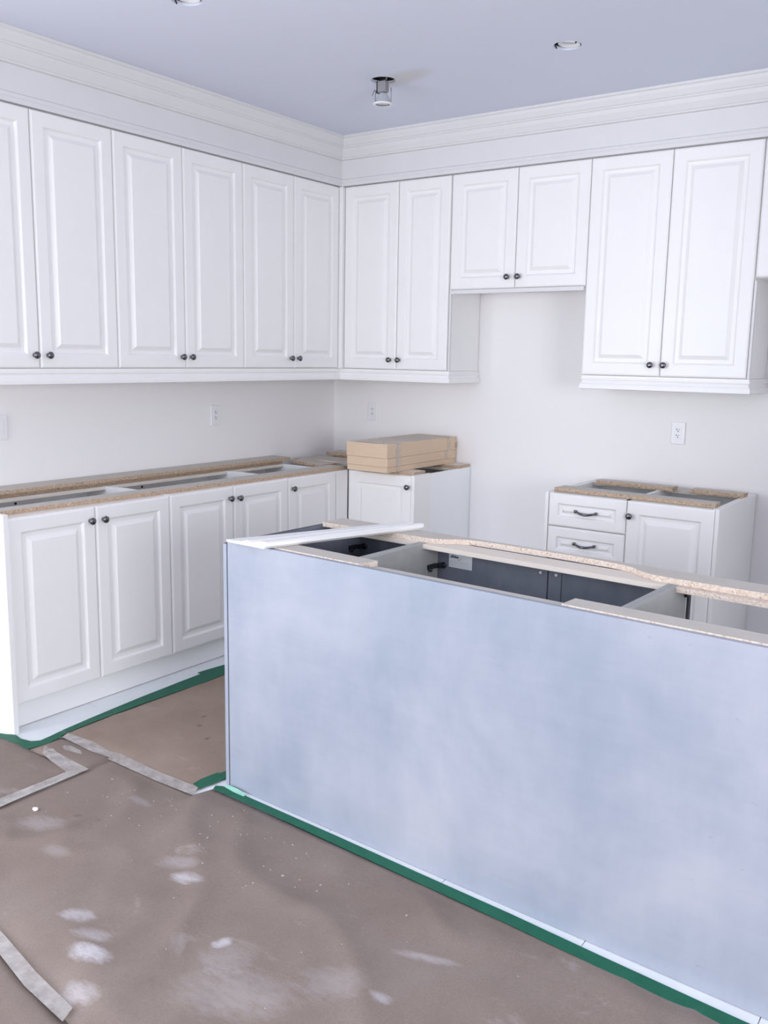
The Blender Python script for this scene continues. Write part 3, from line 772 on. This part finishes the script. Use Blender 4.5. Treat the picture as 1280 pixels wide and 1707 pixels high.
# ---------------------------------------------------------------- recessed ceiling lights
def pot(label, p, style):
    t = thing('recessed_light', label, 'ceiling light', (p[0], p[1], ZC))
    bm = bmesh.new()
    lathe(bm, [(PR + .002, .0135), (PR + .002, .135), (PR - .002, .135), (PR - .002, .0135)], 32)
    lathe(bm, [(0, .134), (PR, .134), (PR, .137), (0, .137)], 32)
    mesh_obj('can_housing', bm, MAT['chrome'] if style == 'hang' else MAT['darkmetal'], t)
    if style == 'hang':
        bm = bmesh.new(); box(bm, -.022, .022, -.018, .018, -.054, -.004, bev=.003); mesh_obj('socket_block', bm, MAT['flag_grey'], t)
        bm = bmesh.new(); box(bm, -.030, -.0225, -.014, .014, -.056, -.002, bev=.001); mesh_obj('socket_clip', bm, MAT['slot'], t)
        bm = bmesh.new(); tube(bm, [(.01, .01, .12), (.018, .012, .06), (.02, .005, .02), (.012, 0, -.006)], .0035, 8); mesh_obj('cable', bm, MAT['cable'], t)
        bm = bmesh.new()
        lathe(bm, [(0, -.056), (.014, -.056), (.020, -.060), (.030, -.078), (.036, -.098), (.036, -.104), (.033, -.104), (.027, -.082), (0, -.066)], 28)
        mesh_obj('lamp', bm, MAT['glass'], t)
        bm = bmesh.new(); lathe(bm, [(.0365, -.100), (.047, -.103), (.048, -.107), (.036, -.110), (.0335, -.108)], 32); mesh_obj('trim_ring', bm, MAT['plastic'], t)
        bm = bmesh.new(); lathe(bm, [(0, -.1045), (.022, -.106), (.026, -.102), (.020, -.100), (0, -.100)], 24); mesh_obj('lens', bm, MAT['chrome'], t)
        for s in (-1, 1):
            bm = bmesh.new()
            pts = [(s * .046, 0, -.102), (s * .045, .002, -.05), (s * .043, .002, -.038)]
            if s < 0: pts += [(s * .047, -.003, -.036), (s * .060, -.006, -.062)]
            tube(bm, pts, .0026, 6); mesh_obj('spring_clip', bm, MAT['flag_grey'], t)
    else:
        bm = bmesh.new()
        Mt = Matrix.Translation((.004, .004, 0)) @ Matrix.Rotation(math.radians(6), 4, 'Y')
        lathe(bm, [(.045, .016), (.045, .004), (.041, .003), (.033, .022), (.018, .045), (0, .050)], 32, Mt)
        mesh_obj('reflector', bm, MAT['plastic'], t)
        bm = bmesh.new(); lathe(bm, [(0, .010), (.018, .010), (.022, .018), (.012, .040), (0, .044)], 20, Mt); mesh_obj('lamp', bm, MAT['glass'], t)
        for a in (3.2, 5.9):
            bm = bmesh.new(); tube(bm, [(math.cos(a) * .047, math.sin(a) * .047, -.004), (math.cos(a) * .054, math.sin(a) * .054, .010), (math.cos(a) * .05, math.sin(a) * .05, .04)], .003, 6)
            mesh_obj('spring_clip', bm, MAT['slot'], t)
pot('recessed ceiling light with its lamp hanging down out of the hole', POTS[0], 'hang')
pot('recessed ceiling light with a tilted white reflector, right of the hanging one', POTS[1], 'in')
pot('recessed ceiling light cut off by the top edge of the picture', POTS[2], 'in')
# ---------------------------------------------------------------- floor protection paper
def smooth(a, b, x):
    t = max(0, min(1, (x - a) / (b - a))); return t * t * (3 - 2 * t)
def wr(x, y):
    """wrinkle height field (metres)"""
    p = Vector((x * 1.0, y * 1.0, 0))
    a = noise.noise(Vector((x * 2.1 + y * 1.2, y * 1.4 - x * 1.0, .3))) * .5 + .5
    ridg = 1 - abs(noise.noise(Vector((x * 2.0 + y * 1.9, (y - x) * .9, 4.1)))) * 2.6
    r2 = 1 - abs(noise.noise(Vector((x * 4.1 + 3, y * 3.0 + x * 1.6, 1.7)))) * 3.0
    return 2.6 * (.0050 * a + .0065 * max(0, ridg) ** 3 * (.4 + .6 * a) + .0022 * max(0, r2) ** 2)
def sheet(name, label, xs, topf, botf, step=.022, edges=(.10, .10, .10, .10), amp=1.0, lift=None, z0=.0022, mat='paper'):
    """grid between curves botf(x) and topf(x)"""
    x0, x1 = xs
    nx = max(2, int((x1 - x0) / step)); ny = max(2, int((topf(x0) - botf(x0)) / step))
    bm = bmesh.new(); V = []
    cx, cy = (x0 + x1) / 2, (topf(x0) + botf(x0)) / 2
    for i in range(nx + 1):
        x = x0 + (x1 - x0) * i / nx; row = []
        for j in range(ny + 1):
            v = j / ny; yt, yb = topf(x), botf(x); y = yb + (yt - yb) * v
            e = min(smooth(0, edges[0], x - x0), smooth(0, edges[1], x1 - x), smooth(0, edges[2], y - yb), smooth(0, edges[3], yt - y))
            z = z0 + amp * wr(x, y) * e
            if lift: z += lift(x, y)
            row.append(bm.verts.new((x - cx, y - cy, z)))
        V.append(row)
    for i in range(nx):
        for j in range(ny): bm.faces.new((V[i][j], V[i + 1][j], V[i + 1][j + 1], V[i][j + 1]))
    o = mesh_obj(name, bm, MAT[mat], None, (cx, cy, 0), smooth=True)
    md = o.modifiers.new('thickness', 'SOLIDIFY'); md.thickness = .0007; md.offset = -1
    return tag(o, label, 'floor paper', 'brown builders paper sheets')
def top_main(x):
    if x < 1.60: return -2.745 - .018 * (x - .8)
    return -2.690 - .0412 * (x - 1.65)
def seam(x): return -3.652 - .16 * (x - 1.85) if x < 2.2 else -3.708 - .02 * (x - 2.2)
sheet('floor_paper', 'large wrinkled brown paper sheet in front of the island, dusty with white smears', (1.128, XR - .05), top_main, lambda x: seam(x) - .01, .022, amp=1.0)
sheet('floor_paper', 'small notch of brown paper by the left cabinet corner tape', (.80, 1.1275), lambda x: -2.742, lambda x: -2.905, .03, (.03, .01, .03, .03), .5)
sheet('floor_paper', 'brown paper sheet at the left edge beside the bent clear tape', (.05, 1.108), lambda x: -2.89, lambda x: seam(x) - .01, .03, (.04, .04, .04, .04), .7,
      lift=lambda x, y: .010 * smooth(.85, 1.1, x) * smooth(-3.05, -3.3, y))
sheet('floor_paper', 'brown paper sheet in the lower left corner beyond the floor seam', (.05, XR - .05), lambda x: seam(x) - .0115, lambda x: YF + .1, .04, (.04, .04, .04, .04), .8)
sheet('floor_paper', 'brown paper sheet in the aisle between the left cabinets and the island', (.765, 1.575), lambda x: -.80, lambda x: -2.74 - .018 * (x - .8), .03, (.03, .03, .06, .03), .45, mat='paper_aisle')
sheet('floor_paper', 'brown paper sheet behind the island in front of the stove gap', (1.5765, 5.2), lambda x: -.80, lambda x: -1.92, .04, (.03, .03, .03, .03), .4, mat='paper_aisle')

def tape_piece(name, label, pts, z, mat, th=.0012, cat='tape', group=None, parts=None):
    ox, oy = pts[0]
    bm = bmesh.new(); prism(bm, [(x - ox, y - oy) for x, y in pts], 0, th)
    o = mesh_obj(name, bm, MAT[mat], None, (ox, oy, z))
    return tag(o, label, cat, group)
def rag(a, b, n, amp, rs):
    """ragged polyline a->b"""
    out = []
    for i in range(n + 1):
        u = i / n; out.append((a[0] + (b[0] - a[0]) * u + (rs.uniform(-amp, amp) if 0 < i < n else 0), a[1] + (b[1] - a[1]) * u + (rs.uniform(-amp, amp) if 0 < i < n else 0)))
    return out
rs = random.Random(5)
up = [(.747, -2.709), (.730, -2.56), (.706, -2.269), (.694, -2.021), (.690, -1.885), (.664, -1.882), (.669, -1.824), (.685, -1.70), (.68, -1.2), (.68, -.80)]
lo = [(.735, -.80), (.738, -1.3), (.768, -1.75), (.783, -1.81), (.792, -1.95), (.784, -2.091), (.776, -2.302), (.774, -2.47), (.776, -2.588), (.784, -2.700)]
tape_piece('masking_tape', 'long green masking tape along the tile strip by the left base cabinets', up[::-1] + [(.752, -2.716)] + lo[::-1][:], .0064, 'green', group='green masking tape')
tape_piece('masking_tape', 'crumpled green masking tape around the foot of the left gable',
           [(.20, -2.905), (.568, -2.884), (.604, -2.870), (.638, -2.852), (.688, -2.861), (.741, -2.850), (.764, -2.823), (.757, -2.770), (.747, -2.716), (.779, -2.714), (.802, -2.765), (.814, -2.822), (.802, -2.874), (.790, -2.919), (.750, -2.922), (.728, -2.910), (.671, -2.912), (.622, -2.913), (.20, -2.95)], .0056, 'green', group='green masking tape')
tape_piece('masking_tape', 'short green masking tape at the near corner of the island end',
           [(1.531, -2.708), (1.526, -2.67), (1.530, -2.624), (1.540, -2.556), (1.560, -2.40), (1.600, -2.40), (1.592, -2.603), (1.590, -2.651), (1.580, -2.701), (1.583, -2.721)], .0056, 'green', group='green masking tape')
iu = [(1.606, -2.668), (1.630, -2.655), (1.701, -2.656), (1.839, -2.662), (2.174, -2.676), (2.517, -2.694), (2.833, -2.709), (3.111, -2.729), (3.323, -2.742), (3.47, -2.751), (4.25, -2.786)]
il = [(1.616, -2.690), (1.673, -2.692), (1.874, -2.700), (2.206, -2.719), (2.545, -2.739), (2.857, -2.756), (3.13, -2.776), (3.294, -2.791), (3.429, -2.804), (4.25, -2.842)]
tape_piece('masking_tape', 'long straight green masking tape along the foot of the island panel', iu + il[::-1], .0048, 'green', group='green masking tape')
# lifted pale flap and black curl at the island corner
bm = bmesh.new()
v = [bm.verts.new(p) for p in ((1.640, -2.6555, .0062), (1.690, -2.664, .0065), (1.748, -2.668, .0075), (1.742, -2.652, .009), (1.695, -2.646, .012), (1.648, -2.644, .012))]
bm.faces.new(v)
o = mesh_obj('tape_flap', bm, m := m_tape('pale_green_tape_flap', (0.25, 0.55, 0.42), (0.35, 0.62, 0.5)), None)
md = o.modifiers.new('t', 'SOLIDIFY'); md.thickness = .0008
tag(o, 'pale green lifted tape flap at the left foot of the island panel', 'tape')
# translucent tapes
A1 = [(.790, -2.712), (.945, -2.700), (1.112, -2.706), (1.341, -2.720), (1.566, -2.716)]
A0 = [(1.600, -2.770), (1.406, -2.775), (1.194, -2.769), (1.001, -2.762), (.805, -2.750)]
tape_piece('clear_tape', 'long translucent tape joining two paper sheets between the left gable and the island', A1 + A0, .0064, 'clear', .0006, group='translucent tape')
tape_piece('clear_tape', 'bent translucent tape turning a corner on the paper at the left',
           [(.834, -2.850), (.880, -2.846), (.930, -2.859), (1.050, -2.868), (1.145, -2.874), (1.141, -2.969), (1.143, -3.096), (1.150, -3.245), (1.160, -3.46), (1.100, -3.46), (1.094, -3.206), (1.096, -3.064), (1.098, -2.938), (.974, -2.919), (.886, -2.896)], .0130, 'clear', .0006, group='translucent tape')
tape_piece('clear_tape', 'small torn translucent tape flap beside the green corner tape',
           [(.857, -2.836), (.866, -2.804), (.913, -2.785), (.978, -2.789), (1.01, -2.806), (.955, -2.815), (.900, -2.826)], .0100, 'clear', .0008, group='translucent tape')
tape_piece('clear_tape', 'translucent tape along the floor paper seam in the lower left corner',
           [(1.2, -3.55), (1.62, -3.600), (1.80, -3.628), (2.0, -3.665), (2.18, -3.688), (2.20, -3.730), (2.02, -3.712), (1.85, -3.678), (1.62, -3.645), (1.2, -3.60)], .0125, 'clear', .0006, group='translucent tape')
# plaster crumb
bm = bmesh.new()
bmesh.ops.create_icosphere(bm, subdivisions=2, radius=.011)
for v in bm.verts: v.co = Vector((v.co.x * 1.1, v.co.y * .8, v.co.z * .6)) * (1 + .25 * noise.noise(v.co * 160))
tag(mesh_obj('plaster_crumb', bm, MAT['plastic'], None, (1.262, -3.176, .0022 + wr(1.262, -3.176) + .005)), 'white plaster crumb on the brown paper at the left', 'crumb')
flecks = bmesh.new(); fr_ = random.Random(11)
for k in range(110):
    x = fr_.gauss(1.75, .45) if k < 90 else fr_.uniform(1.2, 3.4)
    y = (fr_.gauss(-2.90, .12) if k < 90 else fr_.uniform(-3.7, -2.8))
    if y > top_main(x) - .03 or x < 1.2: continue
    s = fr_.uniform(.0010, .0032) if k > 4 else .005
    z = .0022 + wr(x, y) * min(smooth(0, .1, top_main(x) - y), smooth(0, .1, y - seam(x)), smooth(0, .1, x - 1.128)) + .0006
    n = fr_.choice((3, 4, 5)); a0 = fr_.uniform(0, 6)
    prism(flecks, [(x + s * fr_.uniform(.6, 1.5) * math.cos(a0 + 2 * math.pi * q / n), y + s * fr_.uniform(.5, 1.2) * math.sin(a0 + 2 * math.pi * q / n)) for q in range(n)], z - .0006, z + .0007)
tag(mesh_obj('plaster_flecks', flecks, MAT['label_white'] and m_tape('fleck_white', (0.42, 0.38, 0.35), (0.56, 0.52, 0.49)), None), 'scattered pale plaster flecks on the brown paper in front of the island', 'debris', kind='stuff')
